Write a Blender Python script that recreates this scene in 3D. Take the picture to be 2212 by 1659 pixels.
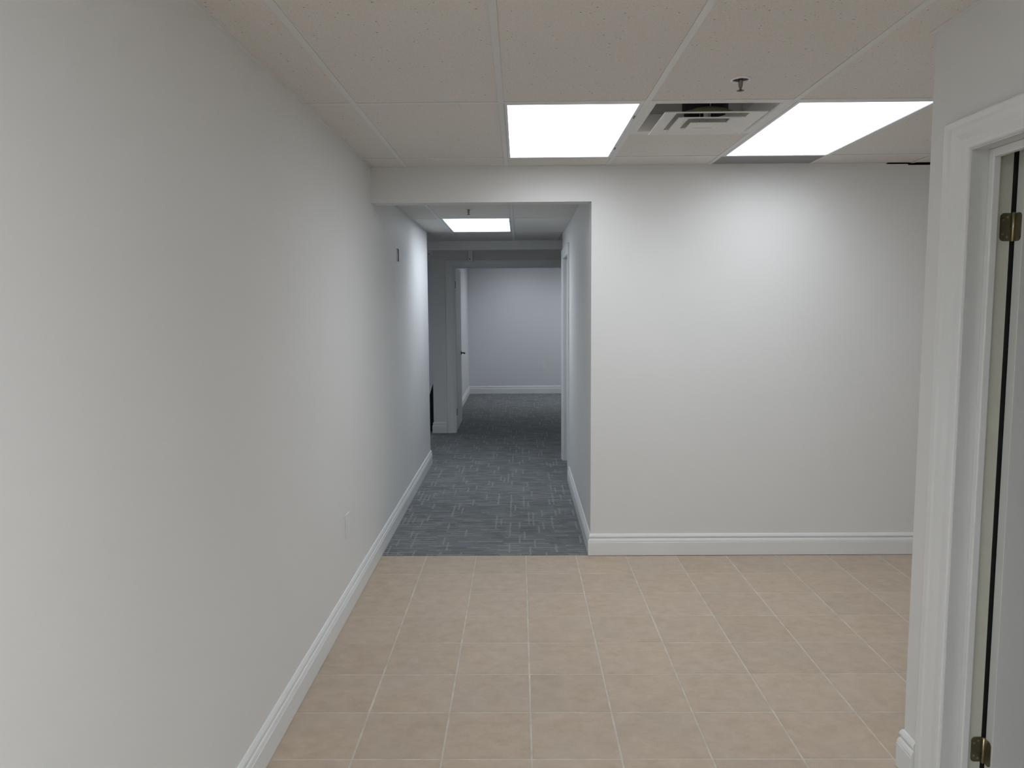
import bpy, bmesh, math, random
from mathutils import Vector, Matrix
random.seed(7)
for o in list(bpy.data.objects): bpy.data.objects.remove(o, do_unlink=True)
S = bpy.context.scene
COL = S.collection

# ---------------------------------------------------------------- camera
H = 1.583
FPX, PIT, YAW, ROL = 1684.0, 0.10095, 0.00957, 0.00676
cam_d = bpy.data.cameras.new('camera')
cam_d.sensor_fit = 'HORIZONTAL'; cam_d.sensor_width = 36.0
cam_d.lens = FPX / 2212.0 * 36.0
cam_d.clip_start = 0.05; cam_d.clip_end = 60
cam = bpy.data.objects.new('camera', cam_d); COL.objects.link(cam)
cam.matrix_world = (Matrix.Translation((0, 0, H)) @ Matrix.Rotation(YAW, 4, 'Z')
                    @ Matrix.Rotation(math.pi / 2 - PIT, 4, 'X') @ Matrix.Rotation(-ROL, 4, 'Z'))
S.camera = cam
# ---------------------------------------------------------------- world, exposure
w = bpy.data.worlds.new('world'); S.world = w; w.use_nodes = True
w.node_tree.nodes['Background'].inputs[0].default_value = (0.8, 0.85, 0.9, 1)
w.node_tree.nodes['Background'].inputs[1].default_value = 0.05
S.view_settings.view_transform = 'Standard'
try: S.view_settings.look = 'None'
except Exception: pass
S.view_settings.gamma = 1.0
S.view_settings.use_curve_mapping = False
S.view_settings.exposure = 0.09
LAMP = 6.5                       # radiance of the fluorescent troffers
LAMP_COL = (0.895, 0.95, 1.02)
LAMP_COOL = (0.85, 0.93, 1.04)     # the cooler tubes of the corridor and far rooms

# ---------------------------------------------------------------- main dimensions
XL, XR, XW = -0.896, 0.444, 1.300     # left wall, corridor right wall, near right wall
YB = 4.82                             # back wall
YC = 2.528                            # end of near right wall
ZC, ZK = 2.417, 2.300                 # ceilings: front room, corridor
ZT = 2.66                             # deck above the plenum
YL = 7.72                             # end of the left wall
YF, YF2 = 9.59, 9.71                  # far wall
YE = 13.90                            # back wall of the far room
WT = 0.119

# ---------------------------------------------------------------- material helpers
class NT:
    def __init__(s, name):
        s.m = bpy.data.materials.new(name); s.m.use_nodes = True
        s.t = s.m.node_tree; s.b = s.t.nodes['Principled BSDF']
    def n(s, typ, **kw):
        x = s.t.nodes.new(typ)
        for k, v in kw.items():
            if k.startswith('i_'):
                x.inputs[int(k[2:]) if k[2:].isdigit() else k[2:]].default_value = v
            else: setattr(x, k, v)
        return x
    def l(s, a, b): s.t.links.new(a, b)
    def math(s, op, a, b=None, c=None):
        x = s.n('ShaderNodeMath', operation=op)
        for i, v in enumerate((a, b, c)):
            if v is None: continue
            if hasattr(v, 'links') or hasattr(v, 'is_linked'): s.l(v, x.inputs[i])
            else: x.inputs[i].default_value = v
        return x.outputs[0]
    def ramp(s, fac, stops):
        r = s.n('ShaderNodeValToRGB'); s.l(fac, r.inputs[0])
        e = r.color_ramp.elements
        while len(e) < len(stops): e.new(0.5)
        for k, (p, c) in enumerate(stops): e[k].position = p; e[k].color = (*c, 1)
        return r.outputs[0]
    def mix(s, fac, a, b, mode='MIX'):
        x = s.n('ShaderNodeMix', data_type='RGBA', blend_type=mode)
        for i, v in ((0, fac), (6, a), (7, b)):
            if hasattr(v, 'is_linked'): s.l(v, x.inputs[i])
            elif isinstance(v, tuple): x.inputs[i].default_value = (*v, 1)
            else: x.inputs[i].default_value = v
        return x.outputs[2]
    def bump(s, h, strength, dist):
        x = s.n('ShaderNodeBump'); x.inputs['Strength'].default_value = strength
        x.inputs['Distance'].default_value = dist
        s.l(h, x.inputs['Height']); s.l(x.outputs[0], s.b.inputs['Normal'])
    def pos(s): return s.n('ShaderNodeNewGeometry').outputs['Position']

def simple(name, col, rough=0.6, metal=0.0, var=0.02, scale=9, bump=0.0, bscale=220, spec=0.5):
    k = NT(name); p = k.pos()
    nz = k.n('ShaderNodeTexNoise'); nz.inputs['Scale'].default_value = scale; k.l(p, nz.inputs['Vector'])
    a = tuple(c * (1 - var) for c in col); b = tuple(min(1, c * (1 + var)) for c in col)
    k.l(k.ramp(nz.outputs[0], [(0.3, a), (0.7, b)]), k.b.inputs['Base Color'])
    k.b.inputs['Roughness'].default_value = rough; k.b.inputs['Metallic'].default_value = metal
    k.b.inputs['Specular IOR Level'].default_value = spec
    if bump:
        n2 = k.n('ShaderNodeTexNoise'); n2.inputs['Scale'].default_value = bscale; k.l(p, n2.inputs['Vector'])
        k.bump(n2.outputs[0], bump, 0.001)
    return k.m

M = {}
M['wall'] = simple('wall_paint', (0.81, 0.81, 0.795), 0.55, bump=0.12, scale=1.3, var=0.012, spec=0.3)
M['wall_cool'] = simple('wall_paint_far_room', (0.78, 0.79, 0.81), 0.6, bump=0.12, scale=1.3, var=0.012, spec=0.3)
M['trim'] = simple('trim_paint', (0.83, 0.845, 0.84), 0.38, var=0.01, scale=3)
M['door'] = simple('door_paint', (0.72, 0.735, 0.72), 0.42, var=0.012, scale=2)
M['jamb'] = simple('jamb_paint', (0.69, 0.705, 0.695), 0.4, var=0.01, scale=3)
M['jamb_old'] = simple('jamb_rebate_paint', (0.62, 0.62, 0.53), 0.5, var=0.03, scale=12)
M['tee'] = simple('tee_enamel', (0.78, 0.79, 0.78), 0.45, var=0.01)
M['lampframe'] = simple('troffer_enamel', (0.80, 0.81, 0.83), 0.4, var=0.01)
M['vent'] = simple('vent_enamel', (0.82, 0.82, 0.81), 0.5, var=0.02)
M['dark'] = simple('plenum_dark', (0.012, 0.011, 0.012), 0.95, var=0.1)
M['duct'] = simple('duct_liner', (0.035, 0.033, 0.045), 0.8, var=0.3, scale=30)
M['olive'] = simple('olive_damper', (0.17, 0.17, 0.085), 0.6, var=0.15, scale=20)
M['brass'] = simple('aged_brass', (0.20, 0.185, 0.13), 0.42, 0.85, var=0.2, scale=40)
M['brass_pin'] = simple('brass_pin', (0.5, 0.45, 0.28), 0.3, 0.9, var=0.1, scale=60)
M['chrome'] = simple('sprinkler_metal', (0.30, 0.24, 0.22), 0.35, 0.8, var=0.1, scale=80)
M['white'] = simple('white_plastic', (0.9, 0.9, 0.9), 0.35, var=0.01)
M['plate'] = simple('painted_plate', (0.81, 0.81, 0.80), 0.4, var=0.01)
M['grey'] = simple('grey_metal', (0.13, 0.13, 0.12), 0.45, 0.3, var=0.2, scale=40)
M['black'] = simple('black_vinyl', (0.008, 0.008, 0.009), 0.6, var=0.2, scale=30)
M['steel'] = simple('dark_nickel', (0.10, 0.10, 0.10), 0.35, 0.8, var=0.1, scale=40)
M['grout'] = simple('floor_grout', (0.57, 0.53, 0.455), 0.85, var=0.12, scale=14)
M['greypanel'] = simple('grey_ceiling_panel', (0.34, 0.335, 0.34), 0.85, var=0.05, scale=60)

def m_ceiling():
    k = NT('ceiling_tile_mineral'); p = k.pos()
    base = k.n('ShaderNodeTexNoise'); base.inputs['Scale'].default_value = 160; base.inputs['Detail'].default_value = 4
    k.l(p, base.inputs['Vector'])
    c = k.ramp(base.outputs[0], [(0.35, (0.745, 0.72, 0.685)), (0.65, (0.82, 0.795, 0.765))])
    mp = k.n('ShaderNodeMapping'); mp.inputs['Scale'].default_value = (1, 1.25, 0); k.l(p, mp.inputs['Vector'])
    v = k.n('ShaderNodeTexVoronoi'); v.inputs['Scale'].default_value = 70; k.l(mp.outputs[0], v.inputs['Vector'])
    sc = k.n('ShaderNodeSeparateColor'); k.l(v.outputs['Color'], sc.inputs[0])
    pick = k.math('GREATER_THAN', sc.outputs[0], 0.72)
    rad = k.math('MULTIPLY', sc.outputs[1], 0.20)
    near = k.math('LESS_THAN', v.outputs['Distance'], k.math('ADD', rad, 0.05))
    hole = k.math('MULTIPLY', pick, near)
    hole = k.math('MULTIPLY', hole, k.math('ADD', k.math('MULTIPLY', sc.outputs[2], 0.5), 0.25))
    k.l(k.mix(hole, c, (0.16, 0.145, 0.13)), k.b.inputs['Base Color'])
    k.b.inputs['Roughness'].default_value = 0.95; k.b.inputs['Specular IOR Level'].default_value = 0.1
    k.bump(k.math('SUBTRACT', base.outputs[0], hole), 0.35, 0.002)
    return k.m
M['ceil'] = m_ceiling()

def m_tile():
    k = NT('beige_floor_tile'); p = k.pos()
    oi = k.n('ShaderNodeObjectInfo')
    off = k.n('ShaderNodeVectorMath', operation='ADD'); k.l(p, off.inputs[0])
    cx = k.n('ShaderNodeCombineXYZ'); k.l(k.math('MULTIPLY', oi.outputs['Random'], 37.0), cx.inputs[2]); k.l(cx.outputs[0], off.inputs[1])
    mp = k.n('ShaderNodeMapping'); mp.inputs['Scale'].default_value = (0.95, 1.1, 1); k.l(off.outputs[0], mp.inputs['Vector'])
    a = k.n('ShaderNodeTexNoise'); a.inputs['Scale'].default_value = 15; a.inputs['Detail'].default_value = 8; a.inputs['Roughness'].default_value = 0.68
    k.l(mp.outputs[0], a.inputs['Vector'])
    b = k.n('ShaderNodeTexNoise'); b.inputs['Scale'].default_value = 3.1; b.inputs['Detail'].default_value = 3; k.l(p, b.inputs['Vector'])
    c1 = k.ramp(a.outputs[0], [(0.33, (0.435, 0.345, 0.25)), (0.5, (0.50, 0.40, 0.295)), (0.68, (0.555, 0.455, 0.345))])
    c2 = k.mix(k.math('MULTIPLY', k.math('SUBTRACT', b.outputs[0], 0.3), 0.9), c1, (0.49, 0.415, 0.36))
    hv = k.n('ShaderNodeHueSaturation'); k.l(c2, hv.inputs['Color'])
    k.l(k.math('ADD', k.math('MULTIPLY', oi.outputs['Random'], 0.07), 0.965), hv.inputs['Value'])
    k.l(hv.outputs[0], k.b.inputs['Base Color'])
    k.b.inputs['Roughness'].default_value = 0.5; k.b.inputs['Specular IOR Level'].default_value = 0.35
    k.bump(a.outputs[0], 0.15, 0.002)
    return k.m
M['tile'] = m_tile()

def m_carpet():
    k = NT('blue_grey_carpet'); p = k.pos()
    s = k.n('ShaderNodeSeparateXYZ'); k.l(p, s.inputs[0]); X, Y = s.outputs[0], s.outputs[1]
    def dashes(u, v, cu, cv, wid, thr, seed):
        cu_i = k.math('FLOOR', k.math('DIVIDE', u, cu))
        wn = k.n('ShaderNodeTexWhiteNoise', noise_dimensions='2D')
        cc = k.n('ShaderNodeCombineXYZ'); k.l(cu_i, cc.inputs[0]); cc.inputs[1].default_value = seed; k.l(cc.outputs[0], wn.inputs['Vector'])
        vv = k.math('ADD', k.math('DIVIDE', v, cv), wn.outputs['Value'])
        w2 = k.n('ShaderNodeTexWhiteNoise', noise_dimensions='3D')
        c2 = k.n('ShaderNodeCombineXYZ'); k.l(cu_i, c2.inputs[0]); k.l(k.math('FLOOR', vv), c2.inputs[1]); c2.inputs[2].default_value = seed
        k.l(c2.outputs[0], w2.inputs['Vector'])
        on = k.math('GREATER_THAN', w2.outputs['Value'], thr)
        fu = k.math('FRACT', k.math('DIVIDE', u, cu))
        return k.math('MULTIPLY', on, k.math('LESS_THAN', fu, wid))
    wob = k.n('ShaderNodeTexNoise'); wob.inputs['Scale'].default_value = 26; wob.inputs['Detail'].default_value = 2; k.l(p, wob.inputs['Vector'])
    sw = k.n('ShaderNodeSeparateColor'); k.l(wob.outputs['Color'], sw.inputs[0])
    X = k.math('ADD', X, k.math('MULTIPLY', sw.outputs[0], 0.020)); Y = k.math('ADD', Y, k.math('MULTIPLY', sw.outputs[1], 0.024))
    d1 = dashes(X, Y, 0.034, 0.17, 0.36, 0.80, 1.0)
    d2 = dashes(Y, X, 0.046, 0.15, 0.36, 0.66, 5.0)
    d3 = dashes(Y, X, 0.055, 0.11, 0.75, 0.62, 9.0)
    n1 = k.n('ShaderNodeTexNoise'); n1.inputs['Scale'].default_value = 230; n1.inputs['Detail'].default_value = 2; k.l(p, n1.inputs['Vector'])
    n2 = k.n('ShaderNodeTexNoise'); n2.inputs['Scale'].default_value = 6; n2.inputs['Detail'].default_value = 4; k.l(p, n2.inputs['Vector'])
    mp = k.n('ShaderNodeMapping'); mp.inputs['Scale'].default_value = (1.0, 9, 1); k.l(p, mp.inputs['Vector'])
    n3 = k.n('ShaderNodeTexNoise'); n3.inputs['Scale'].default_value = 14; n3.inputs['Detail'].default_value = 3; k.l(mp.outputs[0], n3.inputs['Vector'])
    base = k.ramp(n2.outputs[0], [(0.35, (0.205, 0.217, 0.215)), (0.65, (0.212, 0.218, 0.235))])
    base = k.mix(k.math('MULTIPLY', d3, 0.5), base, (0.15, 0.160, 0.162))
    mp2 = k.n('ShaderNodeMapping'); mp2.inputs['Scale'].default_value = (9, 105, 1); k.l(p, mp2.inputs['Vector'])
    n4 = k.n('ShaderNodeTexNoise'); n4.inputs['Scale'].default_value = 1.0; n4.inputs['Detail'].default_value = 3; k.l(mp2.outputs[0], n4.inputs['Vector'])
    base = k.mix(1.0, base, k.ramp(n4.outputs[0], [(0.32, (0.76, 0.76, 0.77)), (0.68, (1.2, 1.2, 1.18))]), 'MULTIPLY')
    hi = k.math('MINIMUM', k.math('ADD', k.math('MULTIPLY', d1, 0.8), k.math('MULTIPLY', d2, 0.75)), 1.0)
    br = k.ramp(n3.outputs[0], [(0.38, (0.35, 0.35, 0.35)), (0.62, (1, 1, 1))])
    sc = k.n('ShaderNodeSeparateColor'); k.l(br, sc.inputs[0])
    hi = k.math('MULTIPLY', hi, sc.outputs[0])
    c = k.mix(hi, base, (0.345, 0.36, 0.35))
    c = k.mix(0.55, c, k.ramp(n1.outputs[0], [(0.3, (0.32, 0.32, 0.32)), (0.7, (0.72, 0.72, 0.72))]), 'OVERLAY')
    k.l(c, k.b.inputs['Base Color'])
    k.b.inputs['Roughness'].default_value = 1.0; k.b.inputs['Specular IOR Level'].default_value = 0.05
    k.bump(n1.outputs[0], 0.5, 0.004)
    return k.m
M['carpet'] = m_carpet()

def m_lens(name, LAMP_COL, LAMP=LAMP):
    k = NT(name); p = k.pos()
    v = k.n('ShaderNodeTexNoise'); v.inputs['Scale'].default_value = 2.0; k.l(p, v.inputs['Vector'])
    k.l(k.ramp(v.outputs[0], [(0.3, tuple(c * 0.97 for c in LAMP_COL)), (0.7, LAMP_COL)]), k.b.inputs['Emission Color'])
    # prismatic acrylic sends most of its light downwards and less at grazing angles (luminaire distribution)
    g = k.n('ShaderNodeNewGeometry'); d = k.n('ShaderNodeVectorMath', operation='DOT_PRODUCT')
    k.l(g.outputs['Normal'], d.inputs[0]); k.l(g.outputs['Incoming'], d.inputs[1])
    mr = k.n('ShaderNodeMapRange', interpolation_type='SMOOTHSTEP')
    k.l(k.math('ABSOLUTE', d.outputs['Value']), mr.inputs[0])
    for i_, v_ in ((1, 0.1), (2, 1.0), (3, LAMP*0.34), (4, LAMP)): mr.inputs[i_].default_value = v_
    k.l(mr.outputs[0], k.b.inputs['Emission Strength'])
    k.b.inputs['Base Color'].default_value = (0.8, 0.8, 0.8, 1); k.b.inputs['Roughness'].default_value = 0.5
    return k.m
M['lens'] = m_lens('lit_acrylic_lens', LAMP_COL)
M['lens_cool'] = m_lens('lit_acrylic_lens_cool', LAMP_COOL, 8.3)
M['lens_far'] = m_lens('lit_acrylic_lens_far_room', (0.87, 0.925, 1.0), 4.9)
M['lens_fill'] = m_lens('lit_acrylic_lens_fill', LAMP_COL, 11.5)  # stronger lens so the unseen troffers fill the front room

# ---------------------------------------------------------------- mesh helpers
class MB:
    def __init__(s): s.v = []; s.f = []; s.sm = []
    def box(s, x0, x1, y0, y1, z0, z1):
        b = len(s.v)
        s.v += [(x, y, z) for z in (z0, z1) for y in (y0, y1) for x in (x0, x1)]
        for q in ((0, 2, 3, 1), (4, 5, 7, 6), (0, 1, 5, 4), (2, 6, 7, 3), (0, 4, 6, 2), (1, 3, 7, 5)):
            s.f.append(tuple(b + i for i in q)); s.sm.append(False)
        return s
    def prism(s, pts, d):                      # polygon (3D points) extruded by vector d
        b = len(s.v); n = len(pts); d = Vector(d)
        s.v += [tuple(Vector(p)) for p in pts] + [tuple(Vector(p) + d) for p in pts]
        s.f.append(tuple(range(b + n - 1, b - 1, -1))); s.f.append(tuple(range(b + n, b + 2 * n))); s.sm += [False, False]
        for i in range(n):
            j = (i + 1) % n; s.f.append((b + i, b + j, b + n + j, b + n + i)); s.sm.append(False)
        return s
    def lathe(s, prof, c, n=28, closed=False): # profile [(r,z)] about a vertical axis
        b = len(s.v); m = len(prof)
        for k in range(n):
            a = 2 * math.pi * k / n
            s.v += [(c[0] + r * math.cos(a), c[1] + r * math.sin(a), c[2] + z) for r, z in prof]
        for k in range(n):
            k2 = (k + 1) % n
            for i in range(m if closed else m - 1):
                j = (i + 1) % m
                s.f.append((b + k * m + i, b + k2 * m + i, b + k2 * m + j, b + k * m + j)); s.sm.append(True)
        return s
    def tube(s, pts, r, n=10):
        b = len(s.v); P = [Vector(p) for p in pts]
        for i, p in enumerate(P):
            t = (P[min(i + 1, len(P) - 1)] - P[max(i - 1, 0)]).normalized()
            a = t.orthogonal().normalized(); c = t.cross(a)
            rr = r[i] if isinstance(r, (list, tuple)) else r
            s.v += [tuple(p + rr * (math.cos(2 * math.pi * k / n) * a + math.sin(2 * math.pi * k / n) * c)) for k in range(n)]
        for i in range(len(P) - 1):
            for k in range(n):
                k2 = (k + 1) % n
                s.f.append((b + i * n + k, b + i * n + k2, b + (i + 1) * n + k2, b + (i + 1) * n + k)); s.sm.append(True)
        s.f.append(tuple(b + k for k in range(n - 1, -1, -1))); s.f.append(tuple(b + (len(P) - 1) * n + k for k in range(n))); s.sm += [False, False]
        return s
    def sweep(s, prof, path, O=(0, 0, 0), U=(1, 0, 0), V=(0, 1, 0), N=(0, 0, 1), su=1.0, sv=1.0):
        # prof [(offset in plane to the left of the path, height along N)], mitred along the path (u,v)
        O, U, V, N = map(Vector, (O, U, V, N)); b = len(s.v); m = len(prof); n = len(path)
        P = [Vector(p) for p in path]
        dirs = [(P[i + 1] - P[i]).normalized() for i in range(n - 1)]
        nor = [Vector((-d.y, d.x)) for d in dirs]
        for i in range(n):
            if i == 0: mv = nor[0]
            elif i == n - 1: mv = nor[-1]
            else:
                h = nor[i - 1] + nor[i]; mv = h * (2.0 / h.length_squared)
            for a, h in prof:
                q = P[i] + Vector((mv.x * a * su, mv.y * a * sv))
                s.v.append(tuple(O + U * q.x + V * q.y + N * h))
        for i in range(n - 1):
            for k in range(m):
                k2 = (k + 1) % m
                s.f.append((b + i * m + k, b + (i + 1) * m + k, b + (i + 1) * m + k2, b + i * m + k2)); s.sm.append(False)
        s.f.append(tuple(b + k for k in range(m))); s.f.append(tuple(b + (n - 1) * m + k for k in range(m - 1, -1, -1))); s.sm += [False, False]
        return s
    def mesh(s, name, mat):
        me = bpy.data.meshes.new(name); me.from_pydata(s.v, [], s.f); me.materials.append(M[mat])
        bm = bmesh.new(); bm.from_mesh(me); bmesh.ops.recalc_face_normals(bm, faces=bm.faces); bm.to_mesh(me); bm.free()
        me.polygons.foreach_set('use_smooth', s.sm); me.update()
        return me
    def build(s, name, mat, parent=None, bevel=0.0, seg=2):
        o = bpy.data.objects.new(name, s.mesh(name, mat)); COL.objects.link(o)
        if parent:
            o.parent = parent
            o.location = -parent.location          # geometry is written in world coordinates
        if bevel:
            md = o.modifiers.new('bevel', 'BEVEL'); md.width = bevel; md.segments = seg; md.limit_method = 'ANGLE'; md.angle_limit = math.radians(40)
        return o

def empty(name, loc=(0, 0, 0), parent=None):
    o = bpy.data.objects.new(name, None); o.location = loc; o.empty_display_size = 0.05; COL.objects.link(o)
    if parent: o.parent = parent
    return o
def struct(o, label=None, cat=None):
    o['kind'] = 'structure'
    if label: o['label'] = label
    if cat: o['category'] = cat
    return o
def tag(o, label, cat, group=None):
    o['label'] = label; o['category'] = cat
    if group: o['group'] = group
    return o

# ================================================================ STRUCTURE
# ---- floor: slab of grout, beige tiles, carpet
fl = MB().box(-3.2, 7.0, -4.5, YB, -0.06, -0.0012).build('floor', 'grout')
struct(fl, 'floor of beige square tiles with a blue-grey carpet beyond', 'floor')
TX, TY, TS = 0.0359, 4.479, 0.31563
G = 0.0035
def tile_mesh(wd, dp):
    b = 0.0014
    v = [(-wd/2, -dp/2, -0.008), (wd/2, -dp/2, -0.008), (wd/2, dp/2, -0.008), (-wd/2, dp/2, -0.008),
         (-wd/2, -dp/2, -b), (wd/2, -dp/2, -b), (wd/2, dp/2, -b), (-wd/2, dp/2, -b),
         (-wd/2+b, -dp/2+b, 0), (wd/2-b, -dp/2+b, 0), (wd/2-b, dp/2-b, 0), (-wd/2+b, dp/2-b, 0)]
    f = [(3, 2, 1, 0), (8, 9, 10, 11)] + [(i, (i+1) % 4, 4+(i+1) % 4, 4+i) for i in range(4)] + [(4+i, 4+(i+1) % 4, 8+(i+1) % 4, 8+i) for i in range(4)]
    me = bpy.data.meshes.new('tile'); me.from_pydata(v, [], f); me.materials.append(M['tile']); me.update(); return me
cache = {}
def put_tile(x0, x1, y0, y1):
    wd, dp = round(x1 - x0 - 2*G, 4), round(y1 - y0 - 2*G, 4)
    if wd < 0.02 or dp < 0.02: return
    if (wd, dp) not in cache: cache[(wd, dp)] = tile_mesh(wd, dp)
    o = bpy.data.objects.new('tile', cache[(wd, dp)]); COL.objects.link(o); o.parent = fl
    o.location = ((x0+x1)/2, (y0+y1)/2, random.uniform(-0.0003, 0.0003)); o.rotation_euler = (random.uniform(-.0007, .0007), random.uniform(-.0007, .0007), 0)
xs = [XL] + [TX + TS*k for k in range(-2, 22)]
rest = MB()
for i in range(len(xs)-1):
    for j in range(0, 29):
        y1 = TY + TS if j == 0 else TY - TS*(j-1); y0 = TY - TS*j
        if j == 0: y1 = YB - 0.002
        if xs[i] > 1.25 and y0 < 2.2: continue
        if y0 > 0.95 and xs[i] < 4.4: put_tile(xs[i], xs[i+1], y0, y1)
        else: rest.box(xs[i]+G, xs[i+1]-G, y0+G, y1-G, -0.006, 0)
r = rest.build('tile_field', 'tile', fl); r['kind'] = 'stuff'
MB().box(-3.2, 2.7, YB+0.0, 14.1, -0.05, 0.004).build('carpet', 'carpet', fl)
MB().box(1.42, 7.0, -4.5, 2.41, -0.02, 0.0).build('vinyl_sheet', 'tile', fl)

# ---- walls
def wall(name, label, mat, boxes):
    m = MB()
    for b in boxes: m.box(*b)
    return struct(m.build(name, mat), label, 'wall')
o = wall('wall_left', 'long plain off-white wall filling the left of the picture', 'wall', [(XL-0.14, XL, -4.5, YL, -0.05, ZT)])
o.modifiers.new('b', 'BEVEL').width = 0.006
# back wall with the header over the corridor; two shallow notches at its top right where the ceiling gap shows
m = MB()
pts = [(XL, ZT), (XL, 2.205), (XR, 2.205), (XR, -0.05), (7.0, -0.05), (7.0, ZC-0.012), (2.345, ZC-0.012), (2.345, ZC-0.0055), (2.215, ZC-0.0055), (2.215, ZC+0.05), (2.1, ZT)]
m.prism([(x, YB, z) for x, z in pts], (0, 0.12, 0))
struct(m.build('wall_back', 'wall'), 'wide off-white wall facing the camera with the corridor opening at its left', 'wall')
# corridor right wall with a doorway
DY0, DY1, DZ = 6.985, 7.845, 2.05
wall('wall_corridor', 'narrow right wall of the carpeted corridor', 'wall',
     [(XR, XR+WT, YB+0.12, DY0, -0.05, ZT), (XR, XR+WT, DY1, 8.02, -0.05, ZT), (XR, XR+WT, DY0, DY1, DZ, ZT)])
# near right wall with the doorway
NY0, NY1, NZ = 1.40, 2.318, 2.034
wall('wall_right', 'near right wall stub with an open doorway', 'wall',
     [(XW, XW+WT, NY1, YC, -0.05, ZT), (XW, XW+WT, -4.5, NY0, -0.05, ZT), (XW, XW+WT, NY0, NY1, NZ, ZT), (XW+WT, 7.0, 2.303, YC, -0.05, ZT)])
# far wall and far rooms
FX0, FX1, FZ = -0.815, 0.80, 2.062
wall('wall_far', 'dim wall with a door frame at the end of the corridor', 'wall',
     [(-1.068, FX0, YF, YF2, -0.05, ZT), (FX1, 2.6, YF, YF2, -0.05, ZT), (FX0, FX1, YF, YF2, FZ, ZT)])
wall('wall_far_left', 'left side wall of the room beyond the far door frame', 'wall_cool', [(-1.068, -0.905, YF2, YE, -0.05, ZT)])
wall('wall_end', 'pale blue-grey end wall of the farthest room', 'wall_cool', [(-3.2, 2.6, YE, YE+0.12, -0.05, ZT)])
wall('wall_bulkhead', 'dropped bulkhead crossing the end of the corridor', 'wall', [(XL-2.2, 2.6, 8.87, 9.00, 2.205, ZT)])
wall('wall_outer', 'outer enclosing walls outside the frame', 'wall',
     [(-3.2, 7.0, -4.6, -4.5, -0.05, ZT), (7.0, 7.1, -4.6, YB+0.12, -0.05, ZT), (-3.3, -3.2, YL-0.14, 14.1, -0.05, ZT),
      (-3.2, XL-0.14, YL-0.14, YL, -0.05, ZT), (2.6, 2.7, YB+0.12, 14.1, -0.05, ZT), (XR+WT, 2.6, 8.0, 8.12, -0.05, ZT)])

# ---- ceiling: dark deck, panels, tees, wall angles
ce = MB().box(-3.3, 7.1, -4.6, 14.1, ZT, ZT+0.08).build('ceiling', 'dark')
struct(ce, 'suspended ceiling of speckled mineral panels in a white metal grid', 'ceiling')
PT = 0.014
def panel(x0, x1, y0, y1, z, mat='ceil', label=None, g=0.002):
    o = MB().box(x0+g, x1-g, y0+g, y1-g, z+0.003, z+0.003+PT).build('ceiling_panel', mat, ce)
    if label: o['label'] = label
    return o
CA, CB = -0.0702, 3.333
cxs = [XL] + [CA + 0.61*k for k in range(-1, 12)]
cys = [CB + 1.22*k for k in range(-7, 2)] + [YB]
UNSEEN_FILL = [(2, 3), (1, 4), (2, 5), (11, 0)]  # unseen troffers; all but the first one are added as fill light
for i in range(len(cxs)-1):
    x0, x1 = cxs[i], cxs[i+1]
    for j in range(len(cys)-1):
        y0, y1 = cys[j], cys[j+1]
        if abs(y0 - CB) < 1e-3 and i in (2, 4): continue                   # troffers
        if abs(y0 - CB) < 1e-3 and i == 3: panel(x0, x1, y0+0.61, y1, ZC); continue   # behind the vent
        if x0 > 1.5 and y1 < YC: continue
        if any(i == a_ and abs(y0 - (CB - 1.22*b_)) < 1e-3 for a_, b_ in UNSEEN_FILL): continue   # unseen fill troffers
        if x0 < 1.5 < x1:
            if y1 < YC: panel(x0, XW+0.001, y0, y1, ZC); continue
            if y0 < YC:
                g = 0.002
                pl = [(x0+g, y0+g), (XW, y0+g), (XW, YC), (x1-g, YC), (x1-g, y1-g), (x0+g, y1-g)]
                MB().prism([(a, b, ZC+0.003) for a, b in pl], (0, 0, PT)).build('ceiling_panel', 'ceil', ce); continue
        if x0 > 1.5 and y0 < YC: y0 = YC
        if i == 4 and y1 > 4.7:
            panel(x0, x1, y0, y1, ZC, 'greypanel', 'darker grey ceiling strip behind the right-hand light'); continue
        panel(x0, x1, y0, y1, ZC)
TW = 0.012
def tee_y(x, y0, y1, z, name='main_tee'): MB().box(x-TW, x+TW, y0, y1, z-0.0002, z+0.0026).build(name, 'tee', ce, 0.0004, 1)
def tee_x(y, x0, x1, z, name='cross_tee'): MB().box(x0, x1, y-TW, y+TW, z, z+0.0028).build(name, 'tee', ce)
for k, x in enumerate(cxs[1:-1]):
    tee_y(x, (-2.2 if x < XW else YC), YB, ZC)
for y in cys[1:-1]:
    lim = XW if y < YC else 7.0
    for a, b in zip(cxs[:-1], cxs[1:]):
        if a >= lim: continue
        tee_x(y, a+(TW if a > XL else 0), min(b, lim)-(TW if b < lim else 0), ZC)
tee_x(CB+0.61, cxs[3]+TW, cxs[4]-TW, ZC)
# wall angles
def angle(x0, x1, y0, y1, z): MB().box(x0, x1, y0, y1, z-0.0012, z+0.0028).build('wall_angle', 'tee', ce)
angle(XL, XL+0.014, -4.5, YB, ZC); angle(XL, 2.215, YB-0.012, YB, ZC); angle(XW-0.014, XW, -4.5, YC+0.014, ZC); angle(XW, 7.0, YC, YC+0.014, ZC)
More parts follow.
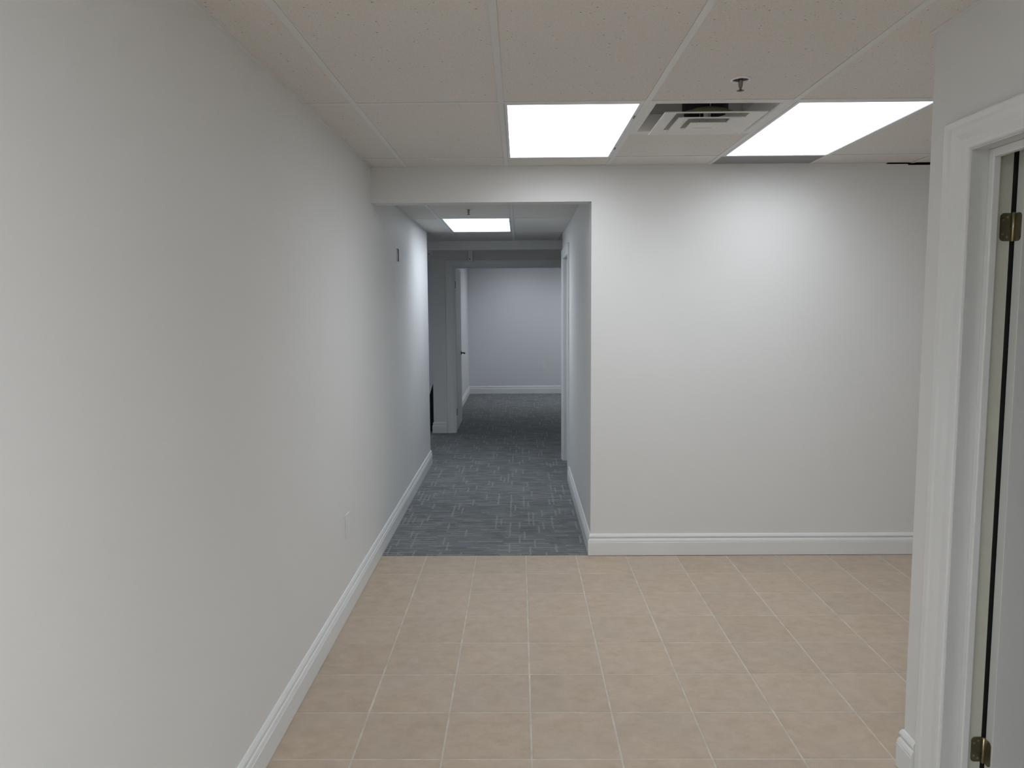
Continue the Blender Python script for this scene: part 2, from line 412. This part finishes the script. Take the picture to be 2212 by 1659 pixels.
# corridor ceiling
KX = [XL, -0.664, -0.054, XR]
KY = [YB+0.12, 5.36, 6.585, 7.815]
for i in range(3):
    for j in range(3):
        if i == 1 and j == 2: continue
        panel(KX[i], KX[i+1], KY[j], KY[j+1], ZK)
for x in KX[1:-1]: tee_y(x, YB+0.12, 8.87, ZK)
for y in KY[1:]:
    for a, b in zip(KX[:-1], KX[1:]): tee_x(y, a+TW, b-TW, ZK)
for a, b in zip(KX[:-1], KX[1:]): panel(a, b, KY[3], 8.87, ZK)
angle(XL, XL+0.014, YB+0.12, YL, ZK); angle(XR-0.014, XR, YB+0.12, 8.02, ZK); angle(XL-0.3, XR, 8.858, 8.87, ZK)
for a, b in ((-3.2, -2.5), (-2.5, -1.884), (-1.884, -1.274), (-1.274, XL)): panel(a, b, YL, 8.87, ZK)
for a, b in ((XR, 1.166), (1.166, 1.776), (1.776, 2.6)): panel(a, b, 8.12, 8.87, ZK)
for k in range(8):
    a = -3.2 + 0.725*k
    panel(a, a+0.725, 9.00, YF, ZK)
for a, b in ((-3.2, -2.44), (-1.83, -1.068)): panel(a, b, YF, YE, ZK+0.05)
panel(-2.44, -1.83, YF, 10.6, ZK+0.05); panel(-2.44, -1.83, 11.82, YE, ZK+0.05)
for k in range(6):
    a = -0.905 + 0.61*k; b = min(a+0.61, 2.6)
    for c, d in ((YF2, 10.93), (10.93, 12.15), (12.15, 13.37), (13.37, YE)):
        if (k, c) in ((1, 12.15), (3, 12.15), (5, 12.15)): continue
        panel(a, b, c, d, ZK+0.05)
panel(1.42, 7.0, -4.5, 2.40, ZC+0.0); panel(XR+WT, 2.6, YB+0.12, 8.0, ZK)

# ---- baseboards
BASE = [(0, 0), (0.016, 0.0015), (0.0165, 0.084), (0.0145, 0.086), (0.0145, 0.088), (0.016, 0.090), (0.0125, 0.103), (0.008, 0.107),
        (0.0075, 0.117), (0.012, 0.120), (0.010, 0.127), (0.0045, 0.137), (0.0, 0.138)]
def base(name, label, path, z=0.0015, prof=BASE):
    o = MB().sweep([(a, h) for a, h in prof], path, O=(0, 0, z)).build(name, 'trim')
    return struct(o, label, 'baseboard')
# offset is to the LEFT of the travel direction
base('baseboard_left', 'white moulded baseboard along the long left wall', [(XL-0.14, YL), (XL, YL), (XL, -4.5)])
base('baseboard_back', 'white moulded baseboard below the wide back wall and round into the corridor', [(7.0, YB), (XR, YB), (XR, 6.90)])
base('baseboard_right', 'white baseboard stub at the corner of the near right wall', [(XW, 2.445), (XW, YC), (7.0, YC)])
base('baseboard_far', 'short white baseboard left of the far door frame', [(-0.905, YF), (-1.068, YF), (-1.068, YE)][::1] if False else [(-0.905, YF), (-1.068, YF), (-1.068, 13.8)])
base('baseboard_far_room', 'white baseboard round the farthest room', [(2.6, YE), (-0.905, YE), (-0.905, YF2+0.09)][::1])
base('baseboard_far_left', 'bit of white baseboard seen in the gap at far left', [(-1.07, YE), (-3.2, YE)])
BASE  # (paths run so that their left side faces the room)

# ---- door casings
CAS = [(0, 0), (0, 0.006), (0.003, 0.010), (0.012, 0.0105), (0.028, 0.009), (0.045, 0.012), (0.062, 0.0135), (0.070, 0.017), (0.084, 0.018), (0.088, 0.016), (0.088, 0)]
def casing(path, O, U, V, N, parent, su=1.0, sv=1.0, name='casing'):
    return MB().sweep([(a, h) for a, h in CAS], path, O=O, U=U, V=V, N=N, su=su, sv=sv).build(name, 'trim', parent)

# door 1: the open doorway in the near right wall, leaf swung away
d1 = struct(empty('door_1', (XW, NY1, 0)), 'white open door with moulded casing at the right edge', 'door')
JT = 0.018
def jamb_set(parent, boxes, stops, reb=None):
    m = MB()
    for b in boxes: m.box(*b)
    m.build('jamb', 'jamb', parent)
    m = MB()
    for b in stops: m.box(*b)
    m.build('door_stop', 'trim', parent, 0.003, 2)
jy = NY1 - JT - 0.002     # 2.298 face of the jamb
jamb_set(d1, [(XW-0.001, XW+WT, jy, NY1, 0, NZ-JT), (XW-0.001, XW+WT, NY0, NY0+JT, 0, NZ-JT), (XW-0.001, XW+WT, NY0, NY1, NZ-JT, NZ)],
         [(1.348, 1.370, jy-0.024, jy, 0, NZ-JT), (1.348, 1.370, NY0+JT, NY0+JT+0.024, 0, NZ-JT), (1.348, 1.370, NY0+JT+0.0235, jy-0.0235, NZ-JT-0.024, NZ-JT)])
m = MB().box(1.370, XW+WT, jy-0.0008, jy+0.001, 0.0, NZ-JT).box(1.370, XW+WT, NY0+JT, jy, NZ-JT-0.0008, NZ-JT)
m.build('jamb_rebate', 'jamb_old', d1)['label'] = 'yellowish painted strip of the jamb behind the stop'
cy = jy + 0.004
casing([(NY0+JT-0.004, 0), (NY0+JT-0.004, NZ-JT+0.004), (cy, NZ-JT+0.004), (cy, 0)], (XW, 0, 0), (0, 1, 0), (0, 0, 1), (-1, 0, 0), d1, su=1.38, sv=1.05)
LX = 1.4265
MB().box(XW+WT+0.0005, XW+WT+0.035, 2.2965, 2.3025, 0.004, NZ-JT-0.002).build('gap_shade', 'black', d1)  # black strip painted in for the darkness of the hinge gap, not a seal
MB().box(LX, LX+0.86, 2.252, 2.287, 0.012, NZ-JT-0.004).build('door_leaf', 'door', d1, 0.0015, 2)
lf = [c for c in d1.children if c.name.startswith('door_leaf')][0]
def rounded_rect(w_, h_, rad, n=6):
    p = []
    for cx, cz, a0 in ((w_-rad, h_-rad, 0), (0, h_-rad, 90)):
        if cx: p += [(cx+rad*math.cos(math.radians(a0+90*k/n)), cz+rad*math.sin(math.radians(a0+90*k/n))) for k in range(n+1)]
        else: p += [(0, h_)]
    p += [(0, 0)] + [(w_-rad+rad*math.sin(math.radians(90*k/n)), rad-rad*math.cos(math.radians(90*k/n))) for k in range(n+1)]
    return p
HH = 0.080
for z0, lab in ((1.757, 'upper brass butt hinge'), (0.168, 'lower brass butt hinge')):
    h = empty('hinge', (XW+WT, jy, z0)); h.parent = d1; h.location = (WT, jy-NY1, z0)
    def part(mb, name, mat, bev=0.0):
        o = bpy.data.objects.new(name, mb.mesh(name, mat)); COL.objects.link(o); o.parent = h
        o.location = (-XW-WT, -jy, -z0); return o
    if lab: h['label'] = lab
    rr = rounded_rect(0.0325, HH, 0.012)
    part(MB().prism([(XW+WT+0.002-a, jy-0.0012, z0+b) for a, b in rr], (0, -0.0018, 0)), 'jamb_plate', 'brass')
    rr = rounded_rect(0.031, HH, 0.012)
    part(MB().prism([(LX, 2.2885-a, z0+b-0.001) for a, b in rr], (-0.0016, 0, 0)), 'leaf_plate', 'brass')
    part(MB().tube([(XW+WT+0.0035, jy-0.009, z0-0.001), (XW+WT+0.0035, jy-0.009, z0+HH+0.001)], 0.0042, 12), 'pin', 'brass_pin')
    sc = MB()
    for a, b in ((0.010, 0.012), (0.022, 0.020), (0.022, 0.060), (0.010, 0.068)):
        sc.tube([(XW+WT-a, jy-0.0028, z0+b), (XW+WT-a, jy-0.0042, z0+b)], 0.0032, 8)
    part(sc, 'screw', 'brass_pin')

# door 2: far room door frame with a leaf swung back
d2 = struct(empty('door_2', (FX0, YF, 0)), 'white door standing open inside the far door frame', 'door')
m = MB().box(FX0, FX0+JT, YF-0.001, YF2+0.001, 0, FZ-JT).box(FX1-JT, FX1, YF-0.001, YF2+0.001, 0, FZ-JT).box(FX0, FX1, YF-0.001, YF2+0.001, FZ-JT, FZ)
m.build('jamb', 'trim', d2)
MB().box(FX0+JT, FX0+JT+0.012, YF+0.03, YF+0.06, 0, FZ-JT-0.012).box(FX0+JT, FX1-JT, YF+0.03, YF+0.06, FZ-JT-0.012, FZ-JT).build('door_stop', 'trim', d2)
fx = FX0+JT-0.005; gx = FX1-JT+0.005
casing([(gx, 0), (gx, FZ-JT+0.004), (fx, FZ-JT+0.004), (fx, 0)][::-1], (0, YF, 0), (1, 0, 0), (0, 0, 1), (0, -1, 0), d2, su=1.08, sv=0.95)
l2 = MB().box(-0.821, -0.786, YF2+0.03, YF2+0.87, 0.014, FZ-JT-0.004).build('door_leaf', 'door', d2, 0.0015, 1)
def sub(mb, name, mat, parent, origin):
    o = bpy.data.objects.new(name, mb.mesh(name, mat)); COL.objects.link(o); o.parent = parent
    o.location = -Vector(origin); return o
hx = -0.786
hd = MB().lathe([(0.0, 0), (0.026, 0), (0.026, 0.008), (0.0, 0.008)], (0, 0, 0), 16)
hd.v = [(hx + z, YF2+0.80 + a, 0.945 + b) for a, b, z in hd.v]
hd.tube([(hx, YF2+0.80, 0.945), (hx+0.045, YF2+0.80, 0.945), (hx+0.052, YF2+0.79, 0.945), (hx+0.052, YF2+0.69, 0.943)], 0.009, 8)
hh = sub(hd, 'door_handle', 'steel', l2, (0, 0, 0)); hh.location = (0, 0, 0); hh['label'] = 'dark metal lever handle'
for z0 in (1.795, 0.205):
    h2 = MB().box(-0.812, -0.785, YF2+0.0275, YF2+0.0305, z0, z0+0.085).tube([(-0.806, YF2+0.022, z0), (-0.806, YF2+0.022, z0+0.085)], 0.006, 8).build('hinge', 'steel', d2)

# door 3: doorway in the corridor's right wall (cased opening)
d3 = struct(empty('door_3', (XR, DY0, 0)), 'white cased doorway in the right side of the corridor', 'door')
m = MB().box(XR-0.001, XR+WT+0.001, DY0, DY0+JT, 0, DZ-JT).box(XR-0.001, XR+WT+0.001, DY1-JT, DY1, 0, DZ-JT).box(XR-0.001, XR+WT+0.001, DY0, DY1, DZ-JT, DZ)
m.build('jamb', 'trim', d3)
MB().box(XR+0.04, XR+0.07, DY0+JT, DY0+JT+0.012, 0, DZ-JT).box(XR+0.04, XR+0.07, DY1-JT-0.012, DY1-JT, 0, DZ-JT).build('door_stop', 'trim', d3)
casing([(DY0+JT-0.004, 0), (DY0+JT-0.004, DZ-JT+0.004), (DY1-JT+0.004, DZ-JT+0.004), (DY1-JT+0.004, 0)], (XR, 0, 0), (0, 1, 0), (0, 0, 1), (-1, 0, 0), d3)

# ================================================================ FIXTURES
def troffer(x0, y0, z, label, wd=0.61, dp=1.22, group=None, e=(0.027, 0.030, 0.045, 0.012), lens='lens', latches=(0.22, 0.80)):
    # e: margins of the lens left, right, near, far from the tee centres
    x1, y1 = x0+wd, y0+dp
    t = empty('ceiling_light', (x0+wd/2, y0+dp/2, z)); tag(t, label, 'ceiling light', group)
    def add(mb, name, mat, bev=0): return mb.build(name, mat, t, bev, 1)
    a, b, c, d = x0+e[0], x1-e[1], y0+e[2], y1-e[3]
    fx0, fx1, fy0, fy1 = x0+TW+0.001, x1-TW-0.001, y0+TW+0.001, y1-0.002
    f = MB()
    for q in ((fx0, a-0.001, fy0, fy1), (b+0.001, fx1, fy0, fy1), (a-0.001, b+0.001, fy0, c-0.001), (a-0.001, b+0.001, d+0.001, fy1)):
        if q[1]-q[0] > 1e-4 and q[3]-q[2] > 1e-4: f.box(*q, z+0.0015, z+0.012)
    f.box(fx0, fx0+0.002, fy0, fy1, z-0.001, z+0.010).box(fx1-0.002, fx1, fy0, fy1, z-0.001, z+0.010)
    add(f, 'frame', 'lampframe')
    add(MB().box(a, b, c, d, z+0.0045, z+0.0075), 'lens', lens)
    add(MB().box(fx0, fx1, fy0, fy1, z+0.012, z+0.10), 'housing', 'lampframe')
    for k in latches:
        yy = y0 + dp*k
        add(MB().box(fx1-0.009, fx1-0.003, yy-0.02, yy+0.02, z-0.002, z+0.0016), 'latch', 'grey')
    return t
g = 'recessed fluorescent troffers'
troffer(cxs[2], CB, ZC, 'bright rectangular ceiling light left of the air vent')
troffer(cxs[4], CB, ZC, 'bright rectangular ceiling light right of the air vent', e=(0.034, 0.018, 0.05, 0.012), latches=())
troffer(-0.664, KY[2], ZK, 'bright ceiling light in the lower corridor ceiling', dp=1.23, e=(0.03, 0.028, 0.012, 0.05), lens='lens_cool')
WORDS = ['first row, over the camera', 'second row, added as fill', 'third row, added as fill', None]
for (a_, b_), w_ in zip(UNSEEN_FILL, WORDS):
    troffer(cxs[a_], CB-1.22*b_, ZC, ('ceiling light out of frame behind the camera, ' + w_) if w_ else 'unseen ceiling light added as fill at the far right of the front room', lens='lens_fill')
for k_, c_, l_ in ((1, 12.15, 'left'), (3, 12.15, 'middle'), (5, 12.15, 'right')):
    troffer(-0.905+0.61*k_, c_, ZK+0.05, 'ceiling light of the farthest room, hidden above the far door frame, ' + l_ + ' one', lens='lens_far')

troffer(-2.44, 10.6, ZK+0.05, 'ceiling light out of sight in the back room left of the far wall', lens='lens_cool')

# ---- air vent: stepped square cone diffuser
vx, vy = 0.845, CB+0.305
v = empty('air_vent', (vx, vy, ZC)); tag(v, 'white square stepped ceiling air vent between the two lights', 'air vent')
def sq(r, z, c=None): 
    cx_, cy_ = c or (vx, vy)
    return [(cx_-r, cy_-r, z), (cx_+r, cy_-r, z), (cx_+r, cy_+r, z), (cx_-r, cy_+r, z)]
def sqloft(mb, rings):
    b = len(mb.v)
    for R in rings: mb.v += R
    n = len(rings)
    for i in range(n):
        j = (i+1) % n
        for k in range(4):
            k2 = (k+1) % 4
            mb.f.append((b+4*i+k, b+4*i+k2, b+4*j+k2, b+4*j+k)); mb.sm.append(False)
    return mb
f = sqloft(MB(), [sq(0.293, ZC+0.0), sq(0.268, ZC+0.0), sq(0.262, ZC+0.004), sq(0.232, ZC+0.075), sq(0.234, ZC+0.077), sq(0.293, ZC+0.006)])
f.build('vent_frame', 'vent', v)
def cone(r0, z0, r1, z1, t=0.0022):
    return sqloft(MB(), [sq(r0, z0), sq(r0+0.001, z0+0.004), sq(r1+t, z1), sq(r1, z1-0.002), sq(r0-0.008, z0+0.002)])
cone(0.218, 2.3915, 0.158, 2.4045).build('louver', 'vent', v)
cone(0.144, 2.386, 0.092, 2.3975).build('louver', 'vent', v)
cone(0.079, 2.378, 0.040, 2.386).build('louver', 'vent', v)
MB().prism(sq(0.041, 2.3852), (0, 0, 0.002)).build('center_plate', 'vent', v)
bx = MB().box(vx-0.24, vx+0.24, vy-0.24, vy-0.234, ZC+0.07, ZC+0.20).box(vx-0.24, vx+0.24, vy+0.234, vy+0.24, ZC+0.07, ZC+0.20)
bx.box(vx-0.24, vx-0.234, vy-0.234, vy+0.234, ZC+0.07, ZC+0.20).box(vx+0.234, vx+0.24, vy-0.234, vy+0.234, ZC+0.07, ZC+0.20).box(vx-0.24, vx+0.24, vy-0.24, vy+0.24, ZC+0.20, ZC+0.205)
bx.build('plenum_box', 'vent', v)
MB().lathe([(0.100, 0.022), (0.103, 0.022), (0.103, 0.2), (0.100, 0.2)], (vx, vy, ZC), 32, True).build('duct_collar', 'duct', v)
MB().lathe([(0.0, 0.10), (0.099, 0.10), (0.099, 0.105), (0, 0.105)], (vx, vy, ZC), 32).build('duct_throat', 'duct', v)
MB().tube([(vx-0.105, vy-0.09, ZC+0.006), (vx-0.06, vy-0.105, ZC+0.012), (vx, vy-0.11, ZC+0.014), (vx+0.06, vy-0.105, ZC+0.012), (vx+0.105, vy-0.09, ZC+0.006)], [0.004, 0.011, 0.014, 0.011, 0.004], 12).build('damper', 'olive', v)
for a in (-0.10, 0.10):
    MB().box(vx+a-0.006, vx+a+0.006, vy-0.001, vy+0.001, 2.398, ZC+0.09).build('strap', 'vent', v)
    MB().box(vx-0.001, vx+0.001, vy+a-0.006, vy+a+0.006, 2.398, ZC+0.09).build('strap', 'vent', v)
MB().box(vx-0.012, vx+0.012, vy-0.03, vy-0.028, 2.40, 2.44).build('tab', 'vent', v)

# ---- sprinklers
def sprinkler(x, y, z, label):
    t = empty('sprinkler', (x, y, z)); tag(t, label, 'sprinkler', 'ceiling sprinklers')
    MB().lathe([(0.038, 0.003), (0.0385, -0.001), (0.0365, -0.0032), (0.0315, -0.0036), (0.030, -0.0025), (0.0298, 0.002)], (x, y, z), 32).build('escutcheon', 'white', t)
    MB().lathe([(0.0, 0.0022), (0.0298, 0.0018), (0.0298, 0.0026), (0, 0.0028)], (x, y, z), 24).build('cup', 'duct', t)
    MB().lathe([(0.0, 0.002), (0.0078, 0.002), (0.0072, -0.006), (0.0052, -0.010), (0.0040, -0.034), (0.0050, -0.038), (0, -0.038)], (x, y, z), 16).build('body', 'chrome', t)
    a = MB()
    for s in (-1, 1):
        a.tube([(x+s*0.0065, y, z+0.001), (x+s*0.0075, y, z-0.010), (x+s*0.006, y, z-0.024), (x+s*0.002, y, z-0.036)], 0.0015, 8)
    a.build('frame_arm', 'chrome', t)
    df = MB().lathe([(0.0, -0.038), (0.006, -0.038), (0.0140, -0.0405), (0.0142, -0.0398), (0.006, -0.0368), (0, -0.0365)], (x, y, z), 20)
    df.build('deflector', 'grey', t)
sprinkler(0.835, 3.027, ZC, 'sprinkler head in the front ceiling, nearer than the air vent')
sprinkler(-0.374, 5.947, ZK, 'sprinkler head in the corridor ceiling before its light')

# ---- left wall: blank plate and metal bracket
pl = empty('wall_plate', (XL, 3.93, 0.455)); tag(pl, 'blank off-white cover plate low on the left wall', 'wall plate')
MB().box(XL, XL+0.006, 3.885, 3.975, 0.398, 0.518).build('cover', 'plate', pl, 0.002, 3)
MB().box(XL+0.006, XL+0.0068, 3.912, 3.948, 0.424, 0.492).build('insert', 'plate', pl, 0.0003, 1)
br = empty('wall_bracket', (XL, 5.80, 1.95)); tag(br, 'small dark metal bracket high on the left wall at the corridor', 'bracket')
MB().box(XL, XL+0.004, 5.775, 5.835, 1.905, 2.003).build('back_plate', 'plate', br, 0.001, 1)
MB().box(XL+0.004, XL+0.011, 5.812, 5.817, 1.908, 2.000).build('upright', 'grey', br, 0.001, 1)
MB().box(XL+0.004, XL+0.010, 5.780, 5.812, 1.995, 1.999).build('arm', 'grey', br)
MB().box(XL+0.004, XL+0.010, 5.792, 5.812, 1.908, 1.912).build('arm', 'grey', br)

# ---- far room outlet
ot = empty('power_outlet', (0.436, YE, 0.49)); tag(ot, 'white power outlet low on the end wall of the far room', 'outlet')
MB().box(0.399, 0.473, YE-0.007, YE, 0.43, 0.552)      .build('plate', 'plate', ot, 0.002, 2)
MB().box(0.419, 0.453, YE-0.009, YE-0.007, 0.497, 0.525).box(0.419, 0.453, YE-0.009, YE-0.007, 0.457, 0.485).build('socket', 'plate', ot, 0.001, 1)

# ---- alarm sensor boxes over the far door
def sensor(x0, x1, z0, z1, label):
    t = empty('alarm_sensor', ((x0+x1)/2, YF, z0)); tag(t, label, 'sensor')
    MB().box(x0, x1, YF-0.05, YF, z0, z1).build('housing', 'white', t, 0.008, 3)
    d = MB().lathe([(0.0, 0), (0.007, 0), (0.007, 0.002), (0, 0.002)], (0, 0, 0), 12)
    d.v = [((x0+x1)/2-0.008+a, YF-0.05-c, z0+0.035+b) for a, b, c in d.v]
    d.build('indicator', 'grey', t)
sensor(-0.612, -0.556, 2.105, 2.262, 'white sensor box above the far door frame')
sensor(-1.115, -1.046, 2.17, 2.26, 'white box at the top left corner of the far wall')

# ---- black sloping thing behind the end of the left wall
bk = empty('equipment_case', (-1.18, 9.75, 0)); tag(bk, 'black sloping case in the gap behind the left wall end', 'case')
MB().prism([(-1.0705, 9.72, 0.012), (-1.0705, 9.72, 0.655), (-1.125, 9.72, 0.48), (-1.26, 9.72, 0.05), (-1.26, 9.72, 0.012)], (0, 0.25, 0)).build('body', 'black', bk, 0.004, 2)
for a in (-1.25, -1.11):
    for b in (9.73, 9.93): MB().box(a, a+0.02, b, b+0.02, 0.004, 0.013).build('foot', 'black', bk)
